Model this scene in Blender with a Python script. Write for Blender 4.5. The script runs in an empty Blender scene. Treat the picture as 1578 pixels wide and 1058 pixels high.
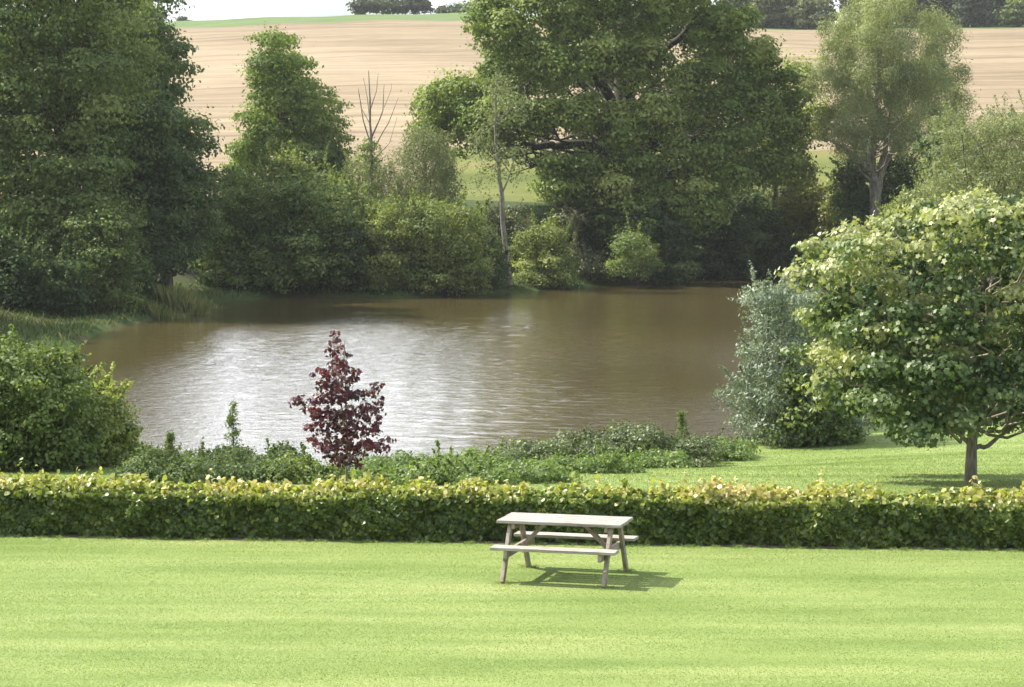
import bpy, bmesh, math, random
import numpy as np
from mathutils import Vector, Matrix
SC = bpy.context.scene
COL = SC.collection
R = math.radians

# ------------------------------------------------------------------ camera
CAM_H = 4.93
FPX = 3500.0                      # focal length in photo pixels (photo 1578 wide)
PITCH = math.atan(249 / FPX)
cam_d = bpy.data.cameras.new('camera')
cam = bpy.data.objects.new('camera', cam_d); COL.objects.link(cam)
cam.location = (0, 0, CAM_H)
cam.rotation_euler = (math.pi / 2 - PITCH, 0, 0)
cam_d.sensor_width = 36; cam_d.lens = 36 * FPX / 1578
cam_d.clip_start = 0.5; cam_d.clip_end = 12000
SC.camera = cam

# ------------------------------------------------------------------ light
SUN = Vector((-0.63, 0.20, 0.74)).normalized()
EL = math.asin(SUN.z); AZ = math.atan2(SUN.x, SUN.y)
world = bpy.data.worlds.new('World'); SC.world = world; world.use_nodes = True
wn = world.node_tree.nodes; wl = world.node_tree.links
bg = wn['Background']
sky = wn.new('ShaderNodeTexSky'); sky.sky_type = 'NISHITA'; sky.sun_disc = False
sky.sun_elevation = EL; sky.sun_rotation = AZ
sky.air_density = 1.0; sky.dust_density = 3.0; sky.ozone_density = 1.0; sky.altitude = 50
# thin bright cloud over the blue
wt = wn.new('ShaderNodeTexCoord'); wm = wn.new('ShaderNodeMapping'); wm.inputs['Scale'].default_value = (1, 1, 3.5)
wno = wn.new('ShaderNodeTexNoise'); wno.inputs['Scale'].default_value = 1.6; wno.inputs['Detail'].default_value = 5
wl.new(wt.outputs['Generated'], wm.inputs[0]); wl.new(wm.outputs[0], wno.inputs['Vector'])
wr = wn.new('ShaderNodeValToRGB'); wr.color_ramp.elements[0].position = .30; wr.color_ramp.elements[0].color = (.25, .25, .25, 1)
wr.color_ramp.elements[1].position = .62; wr.color_ramp.elements[1].color = (.9, .9, .9, 1)
wl.new(wno.outputs[0], wr.inputs[0])
wx = wn.new('ShaderNodeMixRGB'); wl.new(wr.outputs[0], wx.inputs[0]); wl.new(sky.outputs[0], wx.inputs[1]); wx.inputs[2].default_value = (5.0, 5.3, 5.7, 1)
# unseen brighter cloud bank, added to light up the reflections on the pond
wsp = wn.new('ShaderNodeSeparateXYZ'); wl.new(wt.outputs['Generated'], wsp.inputs[0])
def wmath(op, a, b=None, c=None, clamp=False):
    n_ = wn.new('ShaderNodeMath'); n_.operation = op; n_.use_clamp = clamp
    for i_, v_ in enumerate((a, b, c)):
        if v_ is None: continue
        if isinstance(v_, (int, float)): n_.inputs[i_].default_value = v_
        else: wl.new(v_, n_.inputs[i_])
    return n_.outputs[0]
fy = wmath('MULTIPLY_ADD', wsp.outputs[1], 2.5, -1.2, True)
fz = wmath('SUBTRACT', wmath('MULTIPLY_ADD', wsp.outputs[2], 14, -1.2, True), wmath('MULTIPLY_ADD', wsp.outputs[2], 3.5, -1.3, True))
fx = wmath('MULTIPLY_ADD', wsp.outputs[0], -7.0, .28, True)
fc = wmath('MULTIPLY', wmath('MULTIPLY', fy, fz), wmath('MULTIPLY', fx, wmath('MULTIPLY_ADD', wno.outputs[0], 2.2, -.3, True)), None, True)
wx2 = wn.new('ShaderNodeMixRGB'); wl.new(fc, wx2.inputs[0]); wl.new(wx.outputs[0], wx2.inputs[1]); wx2.inputs[2].default_value = (25, 26.2, 28.5, 1)
wl.new(wx2.outputs[0], bg.inputs[0]); bg.inputs[1].default_value = 0.11
sd = bpy.data.lights.new('sun', 'SUN'); sd.energy = 4.6; sd.angle = R(0.53); sd.color = (1.0, 0.94, 0.84)
so = bpy.data.objects.new('sun', sd); COL.objects.link(so); so.location = (-40, 10, 60)
so.rotation_euler = SUN.to_track_quat('Z', 'Y').to_euler()
SC.view_settings.view_transform = 'Standard'; SC.view_settings.look = 'None'
SC.view_settings.exposure = 1.28; SC.view_settings.gamma = 1
SC.render.engine = 'CYCLES'
SC.render.resolution_x = 1024; SC.render.resolution_y = 687
SC.cycles.max_bounces = 6; SC.cycles.diffuse_bounces = 3; SC.cycles.transmission_bounces = 3
SC.cycles.glossy_bounces = 3

# ------------------------------------------------------------------ helpers
def at(px, py, Y):
    """world point at real distance Y seen in direction (px, py)"""
    u = (px - 789) / FPX; v = (529 - py) / FPX
    dy = math.cos(PITCH) + v * math.sin(PITCH); dz = -math.sin(PITCH) + v * math.cos(PITCH)
    return np.array([u / dy * Y, Y, CAM_H + dz / dy * Y])

def tag(o, label=None, cat=None, group=None, kind=None):
    if label: o['label'] = label
    if cat: o['category'] = cat
    if group: o['group'] = group
    if kind: o['kind'] = kind
    return o

def empty(name, loc, label, cat, group=None, rz=0):
    o = bpy.data.objects.new(name, None); COL.objects.link(o)
    o.location = loc; o.rotation_euler = (0, 0, rz); o.empty_display_size = 0.3
    return tag(o, label, cat, group)

def mesh_np(name, V, F, mat, parent=None, tone=None, smooth=False):
    """V (n,3), F (m,k) constant-size faces"""
    V = np.asarray(V, dtype=np.float32); F = np.asarray(F, dtype=np.int32)
    if parent is not None:
        inv = np.array(parent.matrix_basis.inverted())
        V = (V @ inv[:3, :3].T + inv[:3, 3]).astype(np.float32)
    me = bpy.data.meshes.new(name)
    me.vertices.add(len(V)); me.vertices.foreach_set('co', V.ravel())
    k = F.shape[1]
    me.loops.add(F.size); me.loops.foreach_set('vertex_index', F.ravel())
    me.polygons.add(len(F)); me.polygons.foreach_set('loop_start', np.arange(0, F.size, k, dtype=np.int32))
    me.update(calc_edges=True)
    if smooth: me.polygons.foreach_set('use_smooth', np.ones(len(F), dtype=bool))
    if tone is not None:
        a = me.attributes.new('tone', 'FLOAT', 'FACE'); a.data.foreach_set('value', np.asarray(tone, dtype=np.float32))
    me.materials.append(mat)
    o = bpy.data.objects.new(name, me); COL.objects.link(o)
    if parent is not None: o.parent = parent
    return o

# ------------------------------------------------------------------ materials
def newmat(name):
    m = bpy.data.materials.new(name); m.use_nodes = True
    nt = m.node_tree; b = nt.nodes['Principled BSDF']
    return m, nt, b

def ramp(nt, cols, pos=None, interp='LINEAR'):
    r = nt.nodes.new('ShaderNodeValToRGB'); r.color_ramp.interpolation = interp
    e = r.color_ramp.elements
    n = len(cols); pos = pos or [i / (n - 1) for i in range(n)]
    while len(e) < n: e.new(0.5)
    for i in range(n):
        e[i].position = pos[i]; e[i].color = (*cols[i], 1)
    return r

def leaf_mat(name, cols, rough=0.45, trans=0.35, spec=0.5, pos=None):
    m, nt, b = newmat(name)
    a = nt.nodes.new('ShaderNodeAttribute'); a.attribute_name = 'tone'
    r = ramp(nt, cols, pos); nt.links.new(a.outputs['Fac'], r.inputs[0])
    nt.links.new(r.outputs[0], b.inputs['Base Color'])
    b.inputs['Roughness'].default_value = rough; b.inputs['Specular IOR Level'].default_value = spec
    t = nt.nodes.new('ShaderNodeBsdfTranslucent')
    h = nt.nodes.new('ShaderNodeMixRGB'); h.blend_type = 'MULTIPLY'; h.inputs[0].default_value = 1
    h.inputs[2].default_value = (1.25, 1.3, 0.55, 1)
    nt.links.new(r.outputs[0], h.inputs[1]); nt.links.new(h.outputs[0], t.inputs[0])
    mx = nt.nodes.new('ShaderNodeMixShader'); mx.inputs[0].default_value = trans
    nt.links.new(b.outputs[0], mx.inputs[1]); nt.links.new(t.outputs[0], mx.inputs[2])
    nt.links.new(mx.outputs[0], nt.nodes['Material Output'].inputs[0])
    return m

def bark_mat(name, c1, c2, scale=3):
    m, nt, b = newmat(name)
    g = nt.nodes.new('ShaderNodeNewGeometry')
    mp = nt.nodes.new('ShaderNodeMapping'); mp.inputs['Scale'].default_value = (scale * 3, scale * 3, scale * .6)
    n = nt.nodes.new('ShaderNodeTexNoise'); n.inputs['Scale'].default_value = 1; n.inputs['Detail'].default_value = 6
    nt.links.new(g.outputs['Position'], mp.inputs[0]); nt.links.new(mp.outputs[0], n.inputs['Vector'])
    r = ramp(nt, [c1, c2], [.35, .65]); nt.links.new(n.outputs[0], r.inputs[0])
    nt.links.new(r.outputs[0], b.inputs['Base Color']); b.inputs['Roughness'].default_value = .9
    bp = nt.nodes.new('ShaderNodeBump'); bp.inputs['Strength'].default_value = .6; bp.inputs['Distance'].default_value = .03
    nt.links.new(n.outputs[0], bp.inputs['Height']); nt.links.new(bp.outputs[0], b.inputs['Normal'])
    return m

def noise(nt, vec, scale, detail=4, rough=.55, mapping=None):
    n = nt.nodes.new('ShaderNodeTexNoise'); n.inputs['Scale'].default_value = scale
    n.inputs['Detail'].default_value = detail; n.inputs['Roughness'].default_value = rough
    if mapping:
        mp = nt.nodes.new('ShaderNodeMapping'); mp.inputs['Scale'].default_value = mapping[0]
        mp.inputs['Rotation'].default_value = mapping[1]
        nt.links.new(vec, mp.inputs[0]); vec = mp.outputs[0]
    nt.links.new(vec, n.inputs['Vector'])
    return n.outputs[0]

def mix(nt, fac, a, b, mode='MIX'):
    m = nt.nodes.new('ShaderNodeMixRGB'); m.blend_type = mode
    for s, v in ((0, fac), (1, a), (2, b)):
        if isinstance(v, (int, float)): m.inputs[s].default_value = v
        elif isinstance(v, tuple): m.inputs[s].default_value = (*v, 1)
        else: nt.links.new(v, m.inputs[s])
    return m.outputs[0]

M = {}
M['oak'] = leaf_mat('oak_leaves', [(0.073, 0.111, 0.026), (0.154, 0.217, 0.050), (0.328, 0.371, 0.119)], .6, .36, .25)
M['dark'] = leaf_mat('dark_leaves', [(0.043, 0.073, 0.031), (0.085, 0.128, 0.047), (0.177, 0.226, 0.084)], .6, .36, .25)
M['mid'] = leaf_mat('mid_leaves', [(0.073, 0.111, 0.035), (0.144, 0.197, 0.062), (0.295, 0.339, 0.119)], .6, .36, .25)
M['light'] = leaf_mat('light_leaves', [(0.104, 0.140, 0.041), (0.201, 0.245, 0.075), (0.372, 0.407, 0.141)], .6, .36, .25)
M['willow'] = leaf_mat('willow_leaves', [(0.129, 0.158, 0.075), (0.232, 0.265, 0.127), (0.373, 0.405, 0.206)], .6, .36, .25)
M['silver'] = leaf_mat('silver_leaves', [(.10, .14, .09), (.17, .22, .145), (.30, .34, .26)], .5, .25)
M['yellow'] = leaf_mat('yellowing_leaves', [(.10, .13, .03), (.20, .22, .05), (.36, .34, .07), (.22, .13, .05)], .5, .35)
M['maple'] = leaf_mat('maple_leaves', [(.046, .085, .030), (.085, .135, .045), (.18, .235, .095), (.33, .35, .16)], .45, .32, .45, [0, .45, .8, 1])
M['hedge'] = leaf_mat('hedge_leaves', [(.045, .078, .016), (.095, .145, .028), (.20, .25, .045), (.40, .41, .10), (.48, .41, .20)], .42, .35, .5, [0, .38, .62, .87, 1])
M['red'] = leaf_mat('red_leaves', [(0.022, 0.008, 0.017), (0.064, 0.014, 0.027), (0.150, 0.022, 0.036), (0.165, 0.088, 0.114)], .4, .35, .5, [0, .5, .85, 1])
M['bramble'] = leaf_mat('bramble_leaves', [(.06, .085, .035), (.11, .15, .06), (.19, .22, .11), (.22, .17, .11)], .5, .3, .5, [0, .5, .85, 1])
M['weed'] = leaf_mat('weed_leaves', [(.08, .13, .035), (.14, .21, .06), (.24, .30, .10)], .55, .4)
M['grass'] = leaf_mat('grass_blades', [(.158, .222, .074), (.222, .292, .110), (.295, .352, .165), (.36, .385, .22)], .7, .35, .15, [0, .5, .85, 1])
M['rough'] = leaf_mat('rough_grass', [(.045, .08, .022), (.075, .12, .034), (.13, .155, .055), (.22, .19, .10)], .6, .35, .3)
M['reed'] = leaf_mat('reed_blades', [(.10, .14, .045), (.20, .22, .08), (.36, .33, .16)], .6, .35, .3)
M['far'] = leaf_mat('far_tree_leaves', [(.045, .065, .035), (.08, .10, .05), (.12, .14, .07)], .6, .2, .2)
M['bark'] = bark_mat('grey_brown_bark', (.035, .028, .02), (.10, .085, .065))
M['bark_oak'] = bark_mat('dark_oak_bark', (.018, .015, .011), (.06, .052, .04))
M['bark_pale'] = bark_mat('pale_bark', (.09, .08, .06), (.26, .235, .19), 4)
M['bark_maple'] = bark_mat('young_bark', (.13, .11, .08), (.28, .25, .19), 10)

# ------------------------------------------------------------------ terrain
WZ = -1.7
pond_px = [(95,545),(150,512),(210,498),(290,480),(330,466),(430,457),(540,457),(620,459),(700,456),(760,452),(820,448),
 (900,442),(960,437),(1030,432),(1100,430),(1180,428),(1260,426),(1330,440),(1350,480),(1330,540),(1290,600),(1240,650),
 (1160,676),(1060,694),(960,712),(840,722),(700,726),(500,724),(350,716),(240,705),(180,660),(120,600),(85,570)]
def on_plane(px, py, z):
    a = at(px, py, 1.0); s = (z - CAM_H) / (a[2] - CAM_H)
    return a[0] * s, s
POND = np.array([on_plane(x, y, WZ) for x, y in pond_px])

def pond_sd(X, Y):
    """signed distance to the pond outline, negative inside"""
    d = np.full(X.shape, 1e9); ins = np.zeros(X.shape, dtype=bool)
    n = len(POND)
    for i in range(n):
        ax, ay = POND[i]; bx, by = POND[(i + 1) % n]
        ex, ey = bx - ax, by - ay
        t = np.clip(((X - ax) * ex + (Y - ay) * ey) / (ex * ex + ey * ey), 0, 1)
        d = np.minimum(d, np.hypot(X - ax - t * ex, Y - ay - t * ey))
        c = ((ay > Y) != (by > Y)) & (X < ex * (Y - ay) / (ey + 1e-12) + ax)
        ins ^= c
    return np.where(ins, -d, d)

def sstep(t):
    t = np.clip(t, 0, 1); return t * t * (3 - 2 * t)

def height(X, Y):
    X = np.asarray(X, dtype=float); Y = np.asarray(Y, dtype=float)
    u = X / np.maximum(Y, 1.0)
    px = 789 + u * FPX
    near = np.interp(Y, [34, 40, 53, 75, 110, 140, 165], [0, -.35, -1.35, -.9, -.2, .6, 3.5])
    crest = np.interp(px, [-400, 0, 240, 400, 550, 720, 1000, 1300, 1578, 2000], [70, 58, 47, 40, 35, 33, 40, 50, 44, 40])
    zi = lambda py: CAM_H + (280 - py) / FPX * Y
    img = 310 + (0 * Y)
    k = np.interp(Y, [165, 210, 260, 320, 380, 420], [0, .30, .52, .75, .92, 1.0])
    img = 312 + (crest - 312) * k
    img = np.where(Y > 420, crest - np.interp(Y, [420, 470], [0, 10]), img)
    far = zi(img)
    zc = CAM_H + (280 - (crest - 10)) / FPX * 470
    far = np.where(Y > 470, zc + np.interp(Y, [470, 560, 1000, 3000, 9000], [0, 1, -25, -60, -60]), far)
    base = np.where(Y > 165, far, near)
    base = np.where((Y > 140) & (Y <= 165), near + (CAM_H + (280 - 312) / FPX * 165 - 3.5) * (Y - 140) / 25, base)
    sd = pond_sd(X, Y)
    w = sstep(sd / 9.0)
    out = (WZ + .05) * (1 - w) + base * w
    z = np.where(sd > 0, out + .25 * np.exp(-((sd - 1.0) / .9) ** 2) * (Y > 60), WZ + .05 + np.maximum(sd * .45, -1.6))
    bump = .10 * np.sin(X * .31 + Y * .17) + .08 * np.sin(X * .13 - Y * .29 + 1)
    z = z + bump * np.clip((Y - 55) / 30, 0, 1) * np.clip(sd / 6, 0, 1)
    return z
def gz(x, y): return float(height(np.array([x]), np.array([y]))[0])

rows = np.concatenate([np.arange(-40, 20, 4), np.arange(20, 70, .7), np.arange(70, 170, 1.2), np.arange(170, 210, 4),
                       np.arange(210, 420, 10), np.arange(420, 470, 5), np.array([470, 480, 500, 530, 560, 640, 760, 1000, 1600, 3000, 9000])])
NC = 260
uu = np.linspace(-1, 1, NC); uu = np.sign(uu) * (np.abs(uu) * .7 + .3 * np.abs(uu) ** 3)
GX = uu[None, :] * (34 + .42 * np.abs(rows[:, None])); GY = np.repeat(rows[:, None], NC, 1)
GZ = height(GX, GY)
GV = np.stack([GX, GY, GZ], -1).reshape(-1, 3)

def ground_part(name, r0, r1, mat, mask=None, **kw):
    i0 = int(np.searchsorted(rows, r0)); i1 = int(np.searchsorted(rows, r1))
    i1 = min(i1, len(rows) - 1)
    I, J = np.meshgrid(np.arange(i0, i1), np.arange(NC - 1), indexing='ij')
    a = (I * NC + J).ravel()
    F = np.stack([a, a + 1, a + NC + 1, a + NC], -1)
    if mask is not None:
        F = F[mask((789 + GV[a, 0] / np.maximum(GV[a, 1], 1) * FPX), GV[a, 1])]
    base = i0 * NC
    V = GV[base:(i1 + 1) * NC]
    return tag(mesh_np(name, V, F - base, mat, smooth=True), kind='structure', **kw)

# lawn material: mown grass in soft stripes along the hedge
m, nt, b = newmat('mown_lawn'); g = nt.nodes.new('ShaderNodeNewGeometry').outputs['Position']
n1 = noise(nt, g, .9, 5, .6, ((.22, 1, 1), (0, 0, R(5))))
n2 = noise(nt, g, 30, 5, .7)
n3 = noise(nt, g, 2.2, 5, .6, ((.12, 1, 1), (0, 0, R(5))))
r1 = ramp(nt, [(.145, .205, .056), (.195, .255, .080), (.26, .30, .115)], [.32, .5, .72]); nt.links.new(n1, r1.inputs[0])
r2 = ramp(nt, [(.45, .5, .4), (1.2, 1.15, 1.1)], [.3, .7]); nt.links.new(n2, r2.inputs[0])
r3 = ramp(nt, [(.85, .9, .85), (1.15, 1.1, 1.15)], [.35, .65]); nt.links.new(n3, r3.inputs[0])
c = mix(nt, .55, mix(nt, 1., r1.outputs[0], r3.outputs[0], 'MULTIPLY'), r2.outputs[0], 'MULTIPLY')
nt.links.new(c, b.inputs['Base Color']); b.inputs['Roughness'].default_value = .8; b.inputs['Specular IOR Level'].default_value = .2
bp = nt.nodes.new('ShaderNodeBump'); bp.inputs['Strength'].default_value = .5; bp.inputs['Distance'].default_value = .02
nt.links.new(n2, bp.inputs['Height']); nt.links.new(bp.outputs[0], b.inputs['Normal'])
M['lawn'] = m
# bank: grass and bare earth
m, nt, b = newmat('grassy_bank'); g = nt.nodes.new('ShaderNodeNewGeometry').outputs['Position']
n1 = noise(nt, g, .22, 6, .65); n2 = noise(nt, g, 3, 6, .7)
r1 = ramp(nt, [(.045, .075, .022), (.06, .085, .028), (.07, .052, .032)], [.35, .52, .68]); nt.links.new(n1, r1.inputs[0])
r2 = ramp(nt, [(.5, .5, .5), (1.2, 1.2, 1.2)], [.3, .7]); nt.links.new(n2, r2.inputs[0])
nt.links.new(mix(nt, .8, r1.outputs[0], r2.outputs[0], 'MULTIPLY'), b.inputs['Base Color']); b.inputs['Roughness'].default_value = .9
M['bank'] = m
# meadow strip
m, nt, b = newmat('meadow'); g = nt.nodes.new('ShaderNodeNewGeometry').outputs['Position']
n1 = noise(nt, g, .12, 6, .6, ((.4, 1, 1), (0, 0, 0))); n2 = noise(nt, g, 2, 5, .7)
r1 = ramp(nt, [(.085, .105, .022), (.13, .145, .034), (.175, .145, .06)], [.35, .55, .7]); nt.links.new(n1, r1.inputs[0])
r2 = ramp(nt, [(.7, .7, .7), (1.1, 1.1, 1.1)], [.3, .7]); nt.links.new(n2, r2.inputs[0])
nt.links.new(mix(nt, .8, r1.outputs[0], r2.outputs[0], 'MULTIPLY'), b.inputs['Base Color']); b.inputs['Roughness'].default_value = .9
M['meadow'] = m
# stubble: straw rows following the contour
m, nt, b = newmat('cut_stubble'); g = nt.nodes.new('ShaderNodeNewGeometry').outputs['Position']
n1 = noise(nt, g, .9, 3, .5, ((.006, .34, .0), (0, 0, R(2))))
n2 = noise(nt, g, .02, 5, .6); n3 = noise(nt, g, .8, 5, .7, ((.35, 1, 1), (0, 0, 0)))
n4 = noise(nt, g, .22, 2, .5, ((.01, 1, 0), (0, 0, R(2))))
r1 = ramp(nt, [(.205, .162, .108), (.272, .221, .149), (.288, .238, .162)], [.36, .45, .66]); nt.links.new(n1, r1.inputs[0])
r2 = ramp(nt, [(.72, .69, .66), (1.08, 1.07, 1.05)], [.3, .7]); nt.links.new(n2, r2.inputs[0])
r3 = ramp(nt, [(.80, .80, .78), (1.1, 1.1, 1.1)], [.3, .7]); nt.links.new(n3, r3.inputs[0])
r4 = ramp(nt, [(.88, .86, .84), (1.04, 1.04, 1.04)], [.4, .6]); nt.links.new(n4, r4.inputs[0])
c = mix(nt, 1., mix(nt, 1., mix(nt, 1., r1.outputs[0], r2.outputs[0], 'MULTIPLY'), r3.outputs[0], 'MULTIPLY'), r4.outputs[0], 'MULTIPLY')
nt.links.new(c, b.inputs['Base Color']); b.inputs['Roughness'].default_value = .95; b.inputs['Specular IOR Level'].default_value = .1
M['stubble'] = m
m, nt, b = newmat('green_crop'); g = nt.nodes.new('ShaderNodeNewGeometry').outputs['Position']
n1 = noise(nt, g, .25, 6, .7, ((.4, 1, 1), (0, 0, 0)))
r1 = ramp(nt, [(.07, .11, .036), (.12, .17, .055)], [.3, .7]); nt.links.new(n1, r1.inputs[0])
nt.links.new(r1.outputs[0], b.inputs['Base Color']); b.inputs['Roughness'].default_value = .9
M['crop'] = m
m, nt, b = newmat('far_hill'); g = nt.nodes.new('ShaderNodeNewGeometry').outputs['Position']
n1 = noise(nt, g, .004, 6, .6)
r1 = ramp(nt, [(.04, .06, .045), (.09, .11, .07)], [.4, .6]); nt.links.new(n1, r1.inputs[0])
nt.links.new(r1.outputs[0], b.inputs['Base Color']); b.inputs['Roughness'].default_value = 1
M['hill'] = m

ground_part('lawn', -40, 58, M['lawn'])
ground_part('pond_bank', 58, 166, M['bank'])
ground_part('meadow', 166, 210, M['meadow'], lambda p, y: p >= 655 + (y - 166) * .4)
ground_part('stubble_field', 166, 420, M['stubble'], lambda p, y: (p < 655 + (y - 166) * .4) | (y >= 209))
ground_part('green_field', 420, 9000, M['crop'])

# distant hills
def hill(cx, cy, w, d, h, z0, seed):
    rs = np.random.RandomState(seed)
    n = 60; gx, gy = np.meshgrid(np.linspace(-1, 1, n), np.linspace(-1, 1, 24), indexing='ij')
    e = np.clip(1 - gx ** 2, 0, 1) ** 1.3 * np.clip(1 - gy ** 2, 0, 1)
    e = e * (1 + .08 * np.sin(gx * 9 + seed) + .05 * np.sin(gx * 23 + gy * 7))
    V = np.stack([cx + gx * w, cy + gy * d, z0 + h * e], -1).reshape(-1, 3)
    I, J = np.meshgrid(np.arange(n - 1), np.arange(23), indexing='ij'); a = (I * 24 + J).ravel()
    F = np.stack([a, a + 24, a + 25, a + 1], -1)
    return tag(mesh_np('hills', V, F, M['hill'], smooth=True), kind='structure')
p = at(510, 9, 8000); hill(p[0] + 60, 8000, 1150, 900, p[2] + 60, -60, 1)
p = at(900, 6, 6000); hill(p[0], 6000, 1500, 1000, p[2] + 60, -60, 3)

for k_ in ('lawn', 'bank', 'meadow', 'stubble', 'crop'):
    M[k_].node_tree.nodes['Principled BSDF'].inputs['Specular IOR Level'].default_value = .08

# ------------------------------------------------------------------ water
m, nt, b = newmat('pond_water'); g = nt.nodes.new('ShaderNodeNewGeometry').outputs['Position']
n0 = noise(nt, g, .035, 3, .5, ((1, .6, 1), (0, 0, R(15))))
r0 = ramp(nt, [(.060, .047, .019), (.080, .063, .026)], [.35, .65]); nt.links.new(n0, r0.inputs[0])
nt.links.new(r0.outputs[0], b.inputs['Base Color'])
b.inputs['Roughness'].default_value = .06; b.inputs['IOR'].default_value = 1.333
w1 = noise(nt, g, 3.2, 4, .6, ((.8, 1.5, 1), (0, 0, R(-18))))
w2 = noise(nt, g, 5.0, 3, .6, ((.7, 1.5, 1), (0, 0, R(12))))
w3 = noise(nt, g, .03, 2, .5, ((1, .5, 1), (0, 0, R(20))))
rw = ramp(nt, [(.35, .35, .35), (1, 1, 1)], [.38, .58]); nt.links.new(w3, rw.inputs[0])
ad = nt.nodes.new('ShaderNodeMath'); ad.operation = 'MULTIPLY_ADD'
nt.links.new(w2, ad.inputs[0]); ad.inputs[1].default_value = .30; nt.links.new(w1, ad.inputs[2])
bp = nt.nodes.new('ShaderNodeBump'); bp.inputs['Distance'].default_value = .05
nt.links.new(rw.outputs[0], bp.inputs['Strength']); nt.links.new(ad.outputs[0], bp.inputs['Height'])
nt.links.new(bp.outputs[0], b.inputs['Normal'])
M['water'] = m
x0, y0 = POND.min(0) - 3; x1, y1 = POND.max(0) + 3
wy = np.concatenate([np.arange(y0, 78, .13), np.arange(78, 105, .22), np.arange(105, y1, .4)]); wxs = np.arange(x0, x1, .18)
WX, WY = np.meshgrid(wxs, wy, indexing='ij'); rs = np.random.RandomState(2)
WZZ = np.zeros_like(WX); # wind ruffled patches: a broad one on the left, a narrow lane in the middle, calm lee elsewhere
patch = .42 + 1.6 * np.exp(-((WX + 9.3 + .03 * (WY - 72)) / 5.6) ** 2) * sstep((112 - WY) / 22) + .9 * np.exp(-((WX - .2 + .05 * (WY - 80)) / 3.6) ** 2) * sstep((122 - WY) / 12) + .25 * np.sin(WX * .21 + 1) * np.sin(WY * .13 + WX * .05)
patch = np.maximum(patch, .15) * np.clip((-pond_sd(WX, WY) - .5) / 9, .12, 1)
patch += 2.4 * np.exp(-((WX - 12.0) / 4.5) ** 2 - ((WY - 143) / 7) ** 2)
for k in range(22):
    wl_ = .40 * 1.065 ** k; th = R(-62) + rs.normal(0, .8); kx, ky = math.cos(th) * 6.283 / wl_, math.sin(th) * 6.283 / wl_
    wob = .8 * np.sin(WX * .23 * (1 + .1 * k) + WY * .11 + k) + .8 * np.sin(WX * .37 - WY * .19 + 2 * k)
    WZZ += .0036 * wl_ ** .8 * np.sin(WX * kx + WY * ky + wob + rs.uniform(0, 6.28)) * (.5 + .5 * np.sin(WX * .31 * math.cos(k) + WY * .27 * math.sin(k) + k))
WZZ *= patch
n1_, n2_ = WX.shape; I, J = np.meshgrid(np.arange(n1_ - 1), np.arange(n2_ - 1), indexing='ij'); a = (I * n2_ + J).ravel()
wo = mesh_np('pond_water', np.stack([WX, WY, WZZ + WZ], -1).reshape(-1, 3), np.stack([a, a + n2_, a + n2_ + 1, a + 1], -1), m, smooth=True); tag(wo, kind='structure')

# ------------------------------------------------------------------ foliage tools
LEAF = {
 'diamond': np.array([(0, -.5, 0), (.34, .0, .06), (0, .5, 0), (-.34, 0, .06)]),
 'slim': np.array([(0, -.5, 0), (.16, -.05, .03), (0, .5, 0), (-.16, -.05, .03)]),
 'broad': np.array([(0, -.5, 0), (.36, -.22, .07), (.30, .22, .05), (0, .5, -.03), (-.30, .22, .05), (-.36, -.22, .07)]),
 'lobed': np.array([(0, -.42, 0), (.30, -.40, .05), (.24, -.14, .04), (.50, .10, .04), (.20, .18, .05), (0, .5, -.04),
                    (-.20, .18, .05), (-.50, .10, .04), (-.24, -.14, .04), (-.30, -.40, .05)]),
}
def leaves(P, size, rs, shape='diamond', up=.5, droop=0.0, jitter=.35, outdir=None):
    """P (n,3) positions -> verts, faces"""
    n = len(P); T = LEAF[shape]; k = len(T)
    N = rs.normal(size=(n, 3)); N[:, 2] += up * 2
    if outdir is not None: N += outdir * .9
    N /= np.linalg.norm(N, axis=1)[:, None] + 1e-9
    D = rs.normal(size=(n, 3)); D[:, 2] -= droop * 3
    D -= N * (D * N).sum(1)[:, None]; D /= np.linalg.norm(D, axis=1)[:, None] + 1e-9
    B = np.cross(D, N)
    s = size * (1 + jitter * rs.uniform(-1, 1, n))
    V = P[:, None, :] + s[:, None, None] * (T[None, :, 0, None] * B[:, None, :] + T[None, :, 1, None] * D[:, None, :] + T[None, :, 2, None] * N[:, None, :])
    F = np.arange(n * k).reshape(n, k)
    return V.reshape(-1, 3), F

def tube(pts, rad, sides=6):
    pts = np.asarray(pts, float); n = len(pts)
    t = np.gradient(pts, axis=0); t /= np.linalg.norm(t, axis=1)[:, None] + 1e-9
    ref = np.array([.13, .97, .2]); a = np.cross(t, ref); a /= np.linalg.norm(a, axis=1)[:, None] + 1e-9
    b = np.cross(t, a); ang = np.arange(sides) / sides * 2 * np.pi
    V = pts[:, None] + np.asarray(rad)[:, None, None] * (np.cos(ang)[None, :, None] * a[:, None] + np.sin(ang)[None, :, None] * b[:, None])
    i, j = np.meshgrid(np.arange(n - 1), np.arange(sides), indexing='ij'); i = i.ravel(); j = j.ravel(); j2 = (j + 1) % sides
    F = np.stack([i * sides + j, i * sides + j2, (i + 1) * sides + j2, (i + 1) * sides + j], -1)
    return V.reshape(-1, 3), F

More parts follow.
